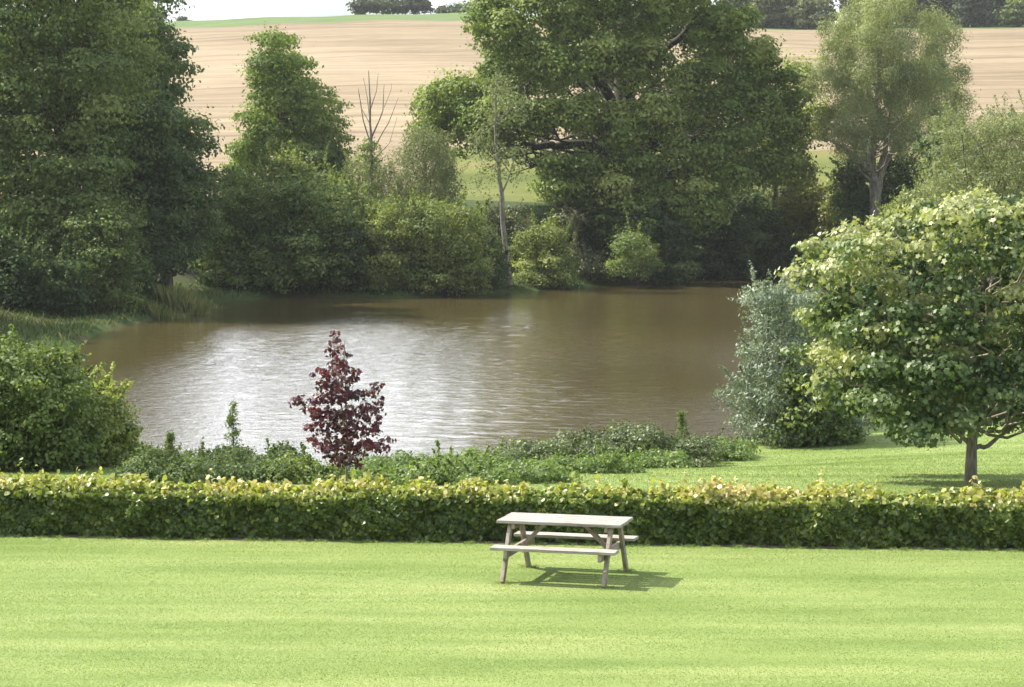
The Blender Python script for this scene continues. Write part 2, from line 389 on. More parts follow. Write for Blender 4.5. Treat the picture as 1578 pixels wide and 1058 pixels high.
class Wood:
    def __init__(s): s.V = []; s.F = []; s.n = 0
    def add(s, pts, rad, sides=6):
        V, F = tube(pts, rad, sides); s.V.append(V); s.F.append(F + s.n); s.n += len(V)
    def limb(s, a, b, ra, rb, rs, wig=.08, seg=5, sag=.15, sides=6):
        a = np.asarray(a, float); b = np.asarray(b, float); L = np.linalg.norm(b - a)
        t = np.linspace(0, 1, seg + 1)[:, None]
        p = a + (b - a) * t
        p[:, 2] -= (sag * L * np.sin(np.pi * t[:, 0]) * .5)
        p[1:-1] += rs.normal(size=(seg - 1, 3)) * wig * L * .3
        s.add(p, np.linspace(ra, rb, seg + 1), sides); return p
    def build(s, name, mat, parent):
        if not s.V: return
        return mesh_np(name, np.concatenate(s.V), np.concatenate(s.F), mat, parent, smooth=True)

def plant(name, label, cat, px, Y, lobes, mat, leaf=.2, n=20000, shape='diamond', clump=.9, droop=0., up=.4,
          depth=None, trunk_r=.3, bark='bark', seed=0, parts=('trunk', 'crown'), limbs=None, tone=(.5, .2), group=None,
          yb=None, stem_to=.6, gap=1.0, limb_every=1, tips=None, ctone=None, skirt=False, lr=None, shoots=0, sepf=.56, lj=0., squash=.68, twig=2, maxk=3):
    """A tree or shrub. lobes: (px, py, rx, ry) of the masses of its crown, set at its own distance Y."""
    rs = np.random.RandomState(seed + 7)
    base = at(px, 300, Y); base[2] = gz(base[0], Y) if yb is None else yb
    s = Y / FPX
    root = empty(name, base, label, cat, group)
    bpy.context.view_layer.update
    L = []
    xs = [l[0] for l in lobes]
    hw = max(abs(min(l[0] - l[2] for l in lobes) - px), abs(max(l[0] + l[2] for l in lobes) - px)) * s
    depth = depth if depth is not None else hw * .8
    for l in lobes:
        c = at(l[0] + lj * rs.uniform(-1, 1) * l[2], l[1] + lj * rs.uniform(-1, 1) * l[3], Y); rx, rz = l[2] * s, l[3] * s; ry = max(rx, rz) * .9; rz *= 1.04
        dx = abs(c[0] - base[0])
        dep = math.sqrt(max(0, 1 - (dx / (hw * 1.02)) ** 2)) * depth - ry * .6
        if len(l) > 4: L.append((c + np.array([0, l[4], 0]), (rx, ry, rz))); continue
        if dep <= ry * .5: L.append((c, (rx, ry, rz))); continue
        k = min(maxk, max(2, int(round(2 * dep / (1.9 * ry))) + 1))
        for q in np.linspace(-dep, dep, k):
            cc = c.copy(); cc[1] += q + rs.uniform(-.2, .2) * ry
            cc[0] += rs.uniform(-.15, .15) * rx * (abs(q) > .1)
            f = 1 - .15 * abs(q) / max(dep, .01)
            # keep the outline from this distance: nearer copies sit lower and smaller
            cc[0] = base[0] + (cc[0] - base[0]) * (1 - .12 * abs(q) / max(dep, .01))
            L.append((cc, (rx * f, ry * f, rz * f)))
    if skirt:
        H0 = max(c[2] + r[2] for c, r in L) - base[2]
        for c, r in list(L):
            if c[2] - r[2] < base[2] + .38 * H0:
                hz = max(.12, (c[2] - base[2]) * .5); g0 = gz(c[0], c[1])
                L.append((np.array([c[0], c[1], max(g0, WZ) + hz]), (r[0], r[1], hz * 1.1)))
    area = np.array([(a * b + b * c2 + a * c2) for _, (a, b, c2) in L]); area /= area.sum()
    cr = clump * (1.12 if Y > 80 and Y < 300 else 1.0)
    tot_area = sum((a * b + b * c2 + a * c2) for _, (a, b, c2) in L) * 4.2
    nclump = int(max(10, tot_area / (cr * cr * 1.1) * gap))
    dn = 1.5 if Y > 80 and Y < 300 else 1.15; leaf = leaf / math.sqrt(dn) * .97
    P = []; TN = []; OD = []; w = Wood(); allc = []; taken = np.zeros((0, 4))
    picked = []
    for (c, r), a in zip(L, area):
        k = max(4, int(round(nclump * a)))
        d = rs.normal(size=(k, 3)); d[:, 2] += .15; d /= np.linalg.norm(d, axis=1)[:, None]
        rad = rs.uniform(.35, 1.05, k) ** .6 * (1 + .3 * (rs.uniform(0, 1, k) < .10))
        cc = c + d * rad[:, None] * np.array(r)
        cc[:, 2] = np.maximum(cc[:, 2], base[2] + cr * (.05 if skirt else .3))
        rr = cr * (.5 + .95 * rs.uniform(0, 1, k) ** 1.5)
        sel = []
        for q in np.argsort(-rr * rs.uniform(.7, 1, k)):      # keep the clumps apart so that hollows stay between them
            if len(taken):
                dd = np.linalg.norm(taken[:, :3] - cc[q], axis=1)
                if (dd < sepf * (taken[:, 3] + rr[q])).any(): continue
            taken = np.vstack([taken, [*cc[q], rr[q]]]); sel.append(q)
        if sel: picked.append((c, r, cc[sel], rr[sel], d[sel]))
    per = n * dn / max(1e-6, sum((p_[3] ** 2).sum() for p_ in picked)) * cr * cr
    for c, r, cc, rr, d in picked:
        k = len(cc); allc.append((c, cc, r))
        ct = rs.normal(0, tone[1] * .7 if ctone is None else ctone, k)
        for j in range(k):
            m_ = max(5, int(per * (rr[j] / cr) ** 2))
            q = rs.normal(size=(m_, 3)); fl = rs.uniform(0, 1, m_) < .45; q[fl, 2] = np.abs(q[fl, 2])
            q /= np.linalg.norm(q, axis=1)[:, None]
            out = rs.uniform(0, 1, m_) < .12
            q *= (np.clip(rs.normal(.84, .16, m_), .2, 1.15) + out * rs.uniform(0, .45, m_))[:, None]
            lump = 1 + .22 * np.sin(q[:, 0] * 5 + j) * np.sin(q[:, 1] * 6 + 2 * j) + .18 * np.sin(q[:, 2] * 7 + j * 3)
            q *= lump[:, None]
            q *= np.array([rr[j], rr[j], rr[j] * (squash if droop < .3 else .95)])
            if droop >= .3:
                q[:, 2] -= np.abs(rs.normal(0, rr[j] * droop, m_)); q[:, :2] *= .85
            p = cc[j] + q
            P.append(p); TN.append(tone[0] + ct[j] + rs.normal(0, tone[1] * .7, m_)); OD.append(q / (np.linalg.norm(q, axis=1)[:, None] + 1e-9) * 1.9 + d[j][None] * .3)
    per = int(per)
    for c, r in (L if shoots else []):
        for _ in range(shoots):
            d = rs.normal(size=3); d[2] = abs(d[2]) + .35; d /= np.linalg.norm(d)
            a0 = c + d * np.array(r) * .8; e0 = a0 + (d + [0, 0, .5]) * cr * rs.uniform(.7, 1.8)
            w.limb(np.clip(a0, c - np.array(r), c + np.array(r)) * .3 + c * .7, e0, max(.004, trunk_r * .06), .003, rs, .15, 4, 0, 4)
            m_ = max(8, per // 3); f_ = rs.uniform(0, 1, m_)[:, None]
            P.append(a0 + (e0 - a0) * f_ + rs.normal(0, cr * .13, (m_, 3)) * (1.3 - f_)); TN.append(tone[0] + .1 + rs.normal(0, tone[1], m_)); OD.append(np.repeat(d[None] * .4, m_, 0))
    P = np.concatenate(P); TN = np.concatenate(TN); OD = np.concatenate(OD)
    keep = P[:, 2] > (np.maximum(height(P[:, 0], P[:, 1]), WZ + .03) if skirt else base[2] + .02); P = P[keep]; TN = TN[keep]; OD = OD[keep]
    zt = (P[:, 2] - P[:, 2].min()) / (np.ptp(P[:, 2]) + 1e-6)
    if tips:
        rad = np.zeros(len(P)) + 9
        for c, r in L:
            rad = np.minimum(rad, np.linalg.norm((P - c) / np.array(r), axis=1))
        TN = TN + tips * np.clip((rad - .8) * 1.5, 0, .8) * (.3 + zt)
    V, F = leaves(P, leaf, rs, shape, up * .8, droop, outdir=OD)
    # wood: trunk then limbs to lobes then twigs to clumps
    top = max(c[2] for c, _ in L); low = min(c[2] - r[2] for c, r in L)
    zs = base[2] - .3
    th = base[2] + (top - base[2]) * stem_to
    tp = np.array([[base[0], Y, zs], [base[0] + rs.uniform(-.1, .1) * trunk_r, Y, base[2] + (th - base[2]) * .15],
                   [base[0] + rs.uniform(-1, 1) * trunk_r, Y + rs.uniform(-1, 1) * trunk_r, base[2] + (th - base[2]) * .5],
                   [base[0] + rs.uniform(-2, 2) * trunk_r, Y, th], [base[0] + rs.uniform(-2, 2) * trunk_r, Y, top]])
    if trunk_r > 0:
        w.add(tp, np.array([1.35, 1.0, .8, .5, .1]) * trunk_r, 10)
        for i, (c, cc, r) in enumerate(allc):
            if i % limb_every: continue
            hz = max(base[2] + (th - base[2]) * .28, min(th, c[2] - np.hypot(c[0] - base[0], c[1] - Y) * .55))
            f = (hz - zs) / (top - zs)
            src = np.array([np.interp(hz, tp[:, 2], tp[:, 0]), np.interp(hz, tp[:, 2], tp[:, 1]), hz])
            l0 = lr or trunk_r; w.limb(src, c, l0 * (.42 - .2 * f) * (1.9 if lr else 1), l0 * .12, rs, .16, 6, .12)
            for q in cc[::twig]: w.limb(c, q, l0 * .09, l0 * .025, rs, .15, 3, 0, 4)
    if limbs:
        for pts, ra, rb in limbs:
            pp = [at(x, y, Y + (dy[0] if dy else 0)) for x, y, *dy in pts]
            pp = np.array(pp); t = np.linspace(0, 1, len(pp)); tt = np.linspace(0, 1, len(pp) * 3)
            sm = np.stack([np.interp(tt, t, pp[:, k]) for k in range(3)], -1)
            sm[1:-1] += rs.normal(size=(len(sm) - 2, 3)) * .06 * ra * 3
            w.add(sm, np.linspace(ra, rb, len(sm)), 8)
    w.build(parts[0], M[bark], root)
    if float(pond_sd(base[:1], base[1:2])[0]) < 0: print('IN WATER', label)
    mesh_np(parts[1], V, F, M[mat], root, tone=np.clip(TN, 0, 1))
    return root

def shrub(label, px, Y, lobes, mat, leaf=.16, n=8000, seed=0, **kw):
    kw.setdefault('parts', ('stem', 'foliage')); kw.setdefault('trunk_r', .07); kw.setdefault('clump', .55)
    kw.setdefault('stem_to', .4); kw.setdefault('skirt', True); kw.setdefault('shoots', 4); kw.setdefault('cat', 'shrub'); kw.setdefault('name', 'shrub')
    nm = kw.pop('name'); ct = kw.pop('cat')
    return plant(nm, label, ct, px, Y, lobes, M_key(mat), leaf, n, seed=seed, **kw)
def M_key(k): return k

def blades(name, P, h, wdt, rs, mat, parent=None, tone=(.4, .25), lean=.35, seg=1):
    """curved grass blades as tapered strips"""
    n = len(P); hh = h * rs.uniform(.5, 1.2, n)
    a = rs.uniform(0, 2 * np.pi, n); side = np.stack([np.cos(a), np.sin(a), 0 * a], -1) * (wdt * rs.uniform(.6, 1.3, n))[:, None]
    b = rs.uniform(0, 2 * np.pi, n); ln = np.stack([np.cos(b), np.sin(b), 0 * b], -1) * (hh * lean * rs.uniform(.2, 1.4, n))[:, None]
    up = np.zeros((n, 3)); up[:, 2] = hh
    V = np.stack([P - side, P + side, P + side * .6 + up * .6 + ln * .4, P + up + ln], 1)
    F = np.arange(n * 4).reshape(n, 4)
    return mesh_np(name, V.reshape(-1, 3), F, mat, parent, tone=np.clip(rs.normal(tone[0], tone[1], n), 0, 1))

exec_sections = True
# ------------------------------------------------------------------ hedge
HA = np.array([-12.5, 31.95]); HB = np.array([12.5, 29.75])   # front foot line of the hedge
def make_hedge():
    rs = np.random.RandomState(3)
    dirv = (HB - HA); L = np.linalg.norm(dirv); dirv /= L; nrm = np.array([-dirv[1], dirv[0]])
    W, Ht = .95, .60
    mid = (HA + HB) / 2 + nrm * W / 2
    root = empty('hedge', (mid[0], mid[1], gz(mid[0], mid[1])), 'long low clipped beech hedge with pale yellow tips running across behind the picnic table', 'hedge')
    n = 150000
    t = rs.uniform(0, L, n)
    topn = lambda t: Ht + .04 * np.sin(t * 1.3) + .035 * np.sin(t * 3.7 + 1) + .03 * np.sin(t * 9.1) + .02 * np.sin(t * 17.3 + 2)
    f = rs.uniform(0, 1, n)
    # front face, top, back face and some interior
    u = np.empty(n); z = np.empty(n)
    fr = f < .42; tp = (f >= .42) & (f < .80); bk = (f >= .80) & (f < .90); it = f >= .90
    bulge = lambda t, z: .05 * np.sin(t * 2.1 + z * 4) + .05 * np.sin(t * 5.3 - z * 7) + .04 * np.sin(t * 13.1 + z * 11) * np.sin(z * 17 + t * 3)
    z[fr] = rs.uniform(.03, 1, fr.sum()) * Ht; u[fr] = np.abs(rs.normal(0, .05, fr.sum())) + bulge(t[fr], z[fr])
    u[tp] = rs.uniform(0, W, tp.sum()); z[tp] = topn(t[tp]) - np.abs(rs.normal(0, .05, tp.sum())) - .05 * (np.abs(u[tp] / W - .5) * 2) ** 3
    z[bk] = rs.uniform(.05, 1, bk.sum()) * Ht; u[bk] = W - np.abs(rs.normal(0, .05, bk.sum()))
    z[it] = rs.uniform(0, 1, it.sum()) * Ht * .95; u[it] = rs.uniform(.1, W - .1, it.sum())
    # sprigs rising out of the top
    ns = 2600; st = rs.uniform(0, L, ns); su = rs.uniform(0, W, ns); sh = np.abs(rs.normal(.07, .05, ns)) * (1 + .8 * (rs.uniform(0, 1, ns) > .93))
    k = 9
    ft = np.repeat(st, k) + rs.normal(0, .02, ns * k); fu = np.repeat(su, k) + rs.normal(0, .02, ns * k)
    fz = np.repeat(topn(st), k) + np.repeat(sh, k) * np.tile(np.linspace(.1, 1, k), ns)
    T = np.concatenate([t, ft]); U = np.concatenate([u, fu]); Z = np.concatenate([z, fz])
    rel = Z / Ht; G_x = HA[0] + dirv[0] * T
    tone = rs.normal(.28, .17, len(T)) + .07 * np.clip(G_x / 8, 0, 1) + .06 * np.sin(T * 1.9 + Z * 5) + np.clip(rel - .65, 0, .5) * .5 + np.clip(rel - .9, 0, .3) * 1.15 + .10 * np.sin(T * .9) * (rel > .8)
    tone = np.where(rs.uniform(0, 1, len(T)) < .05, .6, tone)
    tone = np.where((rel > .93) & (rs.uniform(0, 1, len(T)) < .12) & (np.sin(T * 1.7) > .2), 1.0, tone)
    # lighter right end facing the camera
    G = HA[None] + dirv[None] * T[:, None] + nrm[None] * U[:, None]
    P = np.stack([G[:, 0], G[:, 1], Z], -1)
    P[:, 2] += height(P[:, 0], P[:, 1])
    od = np.zeros_like(P); od[:, 0] = -nrm[0]; od[:, 1] = -nrm[1]; od *= (U < .2)[:, None] * 1.2
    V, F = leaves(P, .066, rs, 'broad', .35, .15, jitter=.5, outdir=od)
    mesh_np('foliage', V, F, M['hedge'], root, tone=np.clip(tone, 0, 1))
    w = Wood()
    for i in range(170):
        tt = (i + rs.uniform(0, 1)) / 170 * L; q = HA + dirv * tt + nrm * (W / 2 + rs.normal(0, .08))
        b0 = np.array([q[0], q[1], gz(q[0], q[1]) - .05])
        for j in range(4):
            e = b0 + np.array([rs.normal(0, .14), rs.normal(0, .22), rs.uniform(.42, .62)])
            w.limb(b0, e, .014, .004, rs, .1, 4, 0, 5)
    w.build('stem', M['bark'], root)
make_hedge()

# strip of bare soil under the hedge
m, nt, b = newmat('bare_soil'); g = nt.nodes.new('ShaderNodeNewGeometry').outputs['Position']
r1 = ramp(nt, [(.05, .035, .025), (.15, .115, .08)], [.35, .7]); nt.links.new(noise(nt, g, 9, 6, .7), r1.inputs[0])
nt.links.new(r1.outputs[0], b.inputs['Base Color']); b.inputs['Roughness'].default_value = .95
M['soil'] = m
t = np.linspace(0, 1, 160); d = (HB - HA) / np.linalg.norm(HB - HA); nn = np.array([-d[1], d[0]])
rs = np.random.RandomState(5)
fr = HA + (HB - HA) * t[:, None] - nn * (.10 + .05 * np.sin(t * 40) + .03 * rs.uniform(-1, 1, 160))[:, None]; bk = HA + (HB - HA) * t[:, None] + nn * 1.0
V = np.concatenate([np.c_[fr, np.zeros(160) + .006], np.c_[bk, np.zeros(160) + .006]])
i = np.arange(159); tag(mesh_np('soil_strip', V, np.stack([i, i + 1, i + 161, i + 160], -1), M['soil']), kind='structure')

# ------------------------------------------------------------------ lawn grass
def lawn_grass():
    rs = np.random.RandomState(11)
    n = 520000
    y = 20.5 + (31.6 - 20.5) * rs.uniform(0, 1, n); x = rs.uniform(-1, 1, n) * (y * .235 + .6)
    # keep clear of the hedge foot
    t = (x - HA[0]) / (HB[0] - HA[0]); yl = HA[1] + (HB[1] - HA[1]) * t
    k = y < yl - .06; x = x[k]; y = y[k]
    a = (y - HA[1]) - (HB[1] - HA[1]) / (HB[0] - HA[0]) * (x - HA[0])      # distance from the hedge line
    mow = .16 * np.sin(a * 6.283 / 1.9 + .5 + .25 * np.sin(x * .35)) + .10 * np.sin(a * 6.283 / .83 + np.sin(x * .21 + 2) * .6) + .07 * np.sin(a * 19 + np.sin(x * .4) * .8)
    blot = .10 * np.sin(x * 1.1 + 2 * np.sin(a * .9)) * np.sin(a * 2.3 + x * .3) + .06 * np.sin(x * 3.1 + a * 5) * np.sin(a * 7.3 - x * 1.7)
    spots = rs.uniform(size=(70, 2)) * [16, 12] + [-8, -11.5]; sp = np.zeros(len(x))
    for q in spots: sp -= .45 * np.exp(-(((x - q[0]) / .13) ** 2 + ((a - q[1]) / .07) ** 2))
    P = np.stack([x, y, height(x, y) - .002], -1)
    tn = .47 + mow * .8 + blot + sp
    hh = .75 + 0 * x; hn = .5 + .5 * np.sin(x * 5.1 + np.sin(x * 13.7) * 2)
    hh += 2.2 * np.exp(-((a + .12) / .12) ** 2) * hn
    c_, s_ = math.cos(-.266), math.sin(-.266)
    for fx_ in (-.64, .64):
        for fy_ in (-.635, .635):
            X0 = .665 + c_ * fx_ - s_ * fy_; Y0 = 28.12 + s_ * fx_ + c_ * fy_
            hh += 2.0 * np.exp(-((x - X0) ** 2 + (y - Y0) ** 2) / .012)
    o = blades('lawn_grass', P, .016 * hh, .0034, rs, M['grass'], tone=(tn, .09), lean=1.5)
    tag(o, 'short mown lawn grass in front of the hedge', 'grass', kind='stuff')
    n = 240000; y = 33.2 + 25 * rs.uniform(0, 1, n); x = rs.uniform(-1, 1, n) * (y * .235 + .6); px = 789 + x / y * FPX
    k = (pond_sd(x, y) > .8) & ((px > 780) | (px < 330)); x, y = x[k], y[k]
    P = np.stack([x, y, height(x, y) - .003], -1)
    tn = .48 + .16 * np.sin(y * 3.1 + x * .35 + .6 * np.sin(x * .5)) + .12 * np.sin(x * .7 + y * .9) * np.sin(y * 1.3) + .08 * np.sin(x * 2.3 - y * 1.7)
    o = blades('slope_grass', P, .030, .007, rs, M['grass'], tone=(tn, .12), lean=1.1); tag(o, 'mown lawn grass on the slope between hedge and pond', 'grass', kind='stuff')
lawn_grass()

# ------------------------------------------------------------------ picnic table
def wood_mat():
    m, nt, b = newmat('weathered_wood'); tc = nt.nodes.new('ShaderNodeTexCoord').outputs['Object']
    n1 = noise(nt, tc, 8, 6, .65, ((.6, 9, 9), (0, 0, 0))); n2 = noise(nt, tc, 2.5, 4, .6)
    r1 = ramp(nt, [(.12, .105, .088), (.30, .275, .245), (.40, .375, .34)], [.32, .48, .7]); nt.links.new(n1, r1.inputs[0])
    r2 = ramp(nt, [(.78, .74, .70), (1.1, 1.1, 1.1)], [.35, .65]); nt.links.new(n2, r2.inputs[0])
    nt.links.new(mix(nt, .9, r1.outputs[0], r2.outputs[0], 'MULTIPLY'), b.inputs['Base Color'])
    b.inputs['Roughness'].default_value = .75
    bp = nt.nodes.new('ShaderNodeBump'); bp.inputs['Strength'].default_value = .5; bp.inputs['Distance'].default_value = .004
    nt.links.new(n1, bp.inputs['Height']); nt.links.new(bp.outputs[0], b.inputs['Normal'])
    m2, nt, b = newmat('brown_wood'); tc = nt.nodes.new('ShaderNodeTexCoord').outputs['Object']
    n1 = noise(nt, tc, 14, 6, .65)
    r1 = ramp(nt, [(.15, .12, .09), (.26, .215, .17), (.34, .30, .25)], [.3, .5, .7]); nt.links.new(n1, r1.inputs[0])
    nt.links.new(r1.outputs[0], b.inputs['Base Color']); b.inputs['Roughness'].default_value = .8
    return m, m2
M['wood'], M['woodb'] = wood_mat()

m_, nt_, b_ = newmat('dull_steel'); b_.inputs['Base Color'].default_value = (.25, .24, .23, 1); b_.inputs['Metallic'].default_value = .8; b_.inputs['Roughness'].default_value = .5
M['steel'] = m_
def beam(bm, a, b, w, t, side=Vector((1, 0, 0)), bev=.004):
    """rectangular timber from a to b; w across 'side', t across the other way"""
    a = Vector(a); b = Vector(b); d = (b - a); L = d.length; d.normalize()
    s = (side - d * side.dot(d)).normalized(); u = d.cross(s)
    r = bmesh.ops.create_cube(bm, size=1)
    mt = Matrix((s * w, u * t, d * L)).transposed().to_4x4(); mt.translation = (a + b) / 2
    bmesh.ops.transform(bm, matrix=mt, verts=r['verts'])
    es = list({e for v in r['verts'] for e in v.link_edges})
    bmesh.ops.bevel(bm, geom=es, offset=bev, segments=1, affect='EDGES')

def part(name, bm, mat, parent):
    bmesh.ops.recalc_face_normals(bm, faces=bm.faces)
    me = bpy.data.meshes.new(name); bm.to_mesh(me); me.materials.append(mat)
    o = bpy.data.objects.new(name, me); COL.objects.link(o); o.parent = parent; return o

def picnic_table():
    T = empty('picnic_table', (.665, 28.12, gz(.665, 28.12)), 'weathered pale wooden picnic table with two attached benches standing on the mown lawn', 'picnic table', rz=-.266)
    Lt, Wt, ht = 1.58, .70, .74
    X = Vector((1, 0, 0)); Yv = Vector((0, 1, 0))
    bm = bmesh.new(); n = 5; g = .014; pw = (Wt - (n - 1) * g) / n
    for i in range(n):
        y = -Wt / 2 + pw / 2 + i * (pw + g)
        e = .004 * ((i * 7) % 3 - 1)
        beam(bm, (-Lt / 2 + e, y, ht - .02), (Lt / 2 + e, y, ht - .02), pw, .04, Yv, .005)
    part('tabletop', bm, M['wood'], T)
    for s in (-1, 1):
        bm = bmesh.new()
        for k in (0, 1):
            y = s * (.6825 - .055 - k * .118); beam(bm, (-Lt / 2, y, .432), (Lt / 2 - .004 * k, y, .432), .110, .038, Yv, .005)
        part('bench_seat', bm, M['wood'], T)
    for sx in (-1, 1):
        x = sx * .64
        for sy in (-1, 1):
            bm = bmesh.new()
            beam(bm, (x, sy * .235, .698), (x, sy * .635, .004), .045, .095, X, .004)
            lg = part('leg', bm, M['woodb'], T)
            for zb in (.364, .665):
                bm = bmesh.new(); yb = sy * (.235 + (.698 - zb) / .694 * .40)
                bmesh.ops.create_cone(bm, cap_ends=True, segments=8, radius1=.014, radius2=.010, depth=.012, matrix=Matrix.Translation((x + sx * .027, yb, zb)) @ Matrix.Rotation(math.pi / 2 * sx, 4, 'Y'))
                part('bolt', bm, M['steel'], lg)
        xb = x - sx * .0475
        bm = bmesh.new(); beam(bm, (xb, -.67, .364), (xb, .67, .364), .045, .095, X, .004); part('bench_bearer', bm, M['woodb'], T)
        bm = bmesh.new(); beam(bm, (xb, -.32, .665), (xb, .32, .665), .045, .07, X, .004); part('top_bearer', bm, M['woodb'], T)
        bm = bmesh.new(); beam(bm, (x - sx * .09, 0, .38), (x - sx * .40, 0, .690), .09, .045, Yv, .004); part('brace', bm, M['woodb'], T)
picnic_table()
# ------------------------------------------------------------------ garden trees and shrubs
plant('maple_tree', 'bushy young green tree with pale yellow tips on the mown lawn at the right edge', 'tree', 1502, 39.6,
  [(1500,376,45,41),(1430,398,49,40),(1382,413,34,30),(1560,388,54,45),(1252,428,23,25),(1312,438,32,27),
   (1292,488,40,36),(1362,488,54,40),(1440,478,54,45),(1530,478,54,45),(1620,458,54,54),
   (1312,553,49,36),(1392,560,54,40),(1460,563,54,40),(1550,560,54,45),(1640,558,54,45),
   (1312,605,45,28),(1382,625,54,31),(1430,615,45,28),(1540,590,45,27),(1620,593,54,31),(1272,590,19,19),
   (1382,655,27,19,0),(1405,650,27,12,0),(1252,393,12,12),(1480,333,40,23),(1545,338,37,25),(1400,358,27,19),(1357,383,19,18),(1575,628,36,19),(1237,393,9,12),(1274,383,8,10),(1312,373,12,14),(1450,338,14,16),(1515,313,16,10),(1575,313,18,10),(1227,548,12,10)],
  'maple', .10, 54000, 'lobed', .30, .12, .35, depth=3.0, trunk_r=.095, bark='bark_maple', seed=1, ctone=.2, tone=(.38, .09), stem_to=.75,
  tips=.7, gap=.9, sepf=.66, lj=.15, limbs=[([(1500,690),(1520,688),(1550,665),(1580,645)], .05, .02), ([(1500,690),(1482,672),(1460,650),(1440,625)], .05, .02), ([(1500,688),(1512,640),(1530,600)], .04, .02)])
plant('red_maple_tree', 'small dark red leaved tree standing behind the hedge in front of the pond', 'tree', 532, 35.0,
  [(514,522,4,12),(516,540,8,12),(522,560,14,12),(508,572,14,10),(530,585,18,12),(505,595,20,12),(485,575,8,5),(550,572,7,6),(520,610,22,12),(548,612,16,10),(575,604,12,7),
   (490,618,18,9),(468,628,12,6),(450,620,7,4),(500,640,22,12),(535,640,20,12),(568,635,18,10),(590,640,9,5),(515,662,22,11),(548,662,20,11),(580,662,16,7),(480,655,14,6),
   (500,685,20,10),(535,690,24,12),(570,686,20,8),(598,686,11,5),(478,680,9,4),(525,708,20,8),(552,710,16,7),(588,618,8,5)],
  'red', .08, 2300, 'lobed', .085, .1, .2, depth=.5, trunk_r=.018, bark='bark_maple', seed=2, tone=(.55, .26), stem_to=.95, gap=.75, sepf=.7, maxk=2,
  limbs=[([(538,725),(540,700),(530,650),(522,600),(516,550),(513,520)], .022, .006)])
shrub('rounded dark green bush on the left lawn edge beside the pond, partly outside the frame', 60, 44,
  [(40,591,60,41),(-40,616,60,55),(90,616,50,41),(30,666,70,46),(100,676,55,41),(-50,696,60,46),(60,576,40,23),(-80,586,40,27),(20,561,30,11)], 'mid', .085, 26000, 10, shape='broad', clump=.30, depth=1.3, tone=(.35,.2), group='garden bushes at the left')
shrub('olive green bush with sunlit yellow tips to the right of the big rounded bush', 150, 46.5,
  [(140,626,42,27),(165,666,35,37),(130,686,45,37),(175,706,30,26),(110,626,35,27),(160,616,22,14)], 'light', .085, 12000, 11, shape='broad', clump=.26, depth=1.1, tone=(.35,.2), tips=.4, group='garden bushes at the left')  # tips paints the sunlit look into the tone of the outer upper leaves
shrub('silvery grey green willow bush at the right shore, half hidden behind the young green tree', 1215, 57,
  [(1196,508,25,35),(1171,548,23,26),(1221,478,29,35),(1156,608,22,26),(1196,598,38,39),(1236,568,38,52),(1266,508,38,52),(1186,648,29,19),(1246,638,38,30),(1171,468,10,12),(1296,568,34,70)],
  'silver', .12, 30000, 12, shape='slim', clump=.38, droop=.15, up=.2, depth=1.4, tone=(.45,.25), trunk_r=.09, twig=1)
shrub('darker green bush under the silvery willow at the end of the lawn', 1225, 56,
  [(1215,635,28,28),(1250,640,28,28),(1230,600,28,30),(1285,640,40,30)], 'mid', .10, 6000, 13, shape='broad', clump=.3, depth=.8, tone=(.35,.2))

# scrub along the near shore
def scrub(label, px, Y, lobes, mat, n, seed, **kw):
    kw.setdefault('leaf', .058); kw.setdefault('clump', .22); kw.setdefault('shoots', 0 if seed % 2 else 1); lobes = [(a_, b_ + 4, c_, d_ * .8) for a_, b_, c_, d_ in lobes]; n = int(n * 1.3)
    return shrub(label, px, Y, lobes, mat, n=n, seed=seed, trunk_r=.025, group='low scrub along the near shore', depth=.7, shape='broad', **kw)
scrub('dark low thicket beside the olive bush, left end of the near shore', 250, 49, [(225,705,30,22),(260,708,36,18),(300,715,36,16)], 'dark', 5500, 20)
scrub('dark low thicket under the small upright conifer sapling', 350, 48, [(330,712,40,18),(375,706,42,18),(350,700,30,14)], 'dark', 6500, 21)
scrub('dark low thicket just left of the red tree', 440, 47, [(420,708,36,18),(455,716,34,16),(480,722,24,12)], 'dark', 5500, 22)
scrub('pale green weedy clump just right of the red tree', 610, 47, [(585,722,34,14),(625,718,38,16),(660,722,30,14)], 'weed', 6000, 23)
scrub('light green weedy clump in the middle of the near shore', 720, 47.5, [(690,718,36,16),(735,712,36,18),(770,714,32,16)], 'weed', 6000, 24)
scrub('grey green bramble mound at the left end of the bramble bank', 810, 48.5, [(790,702,34,20),(830,698,36,22),(800,722,40,14)], 'bramble', 6500, 25)
scrub('bramble mound in the middle of the bramble bank', 890, 49.5, [(870,692,36,22),(910,686,36,24),(890,716,44,14)], 'bramble', 7000, 26)
scrub('tallest bramble mound, with brownish tips, facing the open water', 975, 50.5, [(950,680,36,22),(990,672,34,20),(975,705,50,16),(1015,680,26,18)], 'bramble', 8000, 27)
scrub('low bramble mound where the bank meets the mown lawn', 1060, 52, [(1040,690,34,18),(1080,685,34,16),(1060,702,36,10)], 'bramble', 6000, 28)
scrub('last small tuft of brambles at the right end of the bank', 1125, 53.5, [(1110,688,28,14),(1140,690,20,9)], 'weed', 3200, 29)

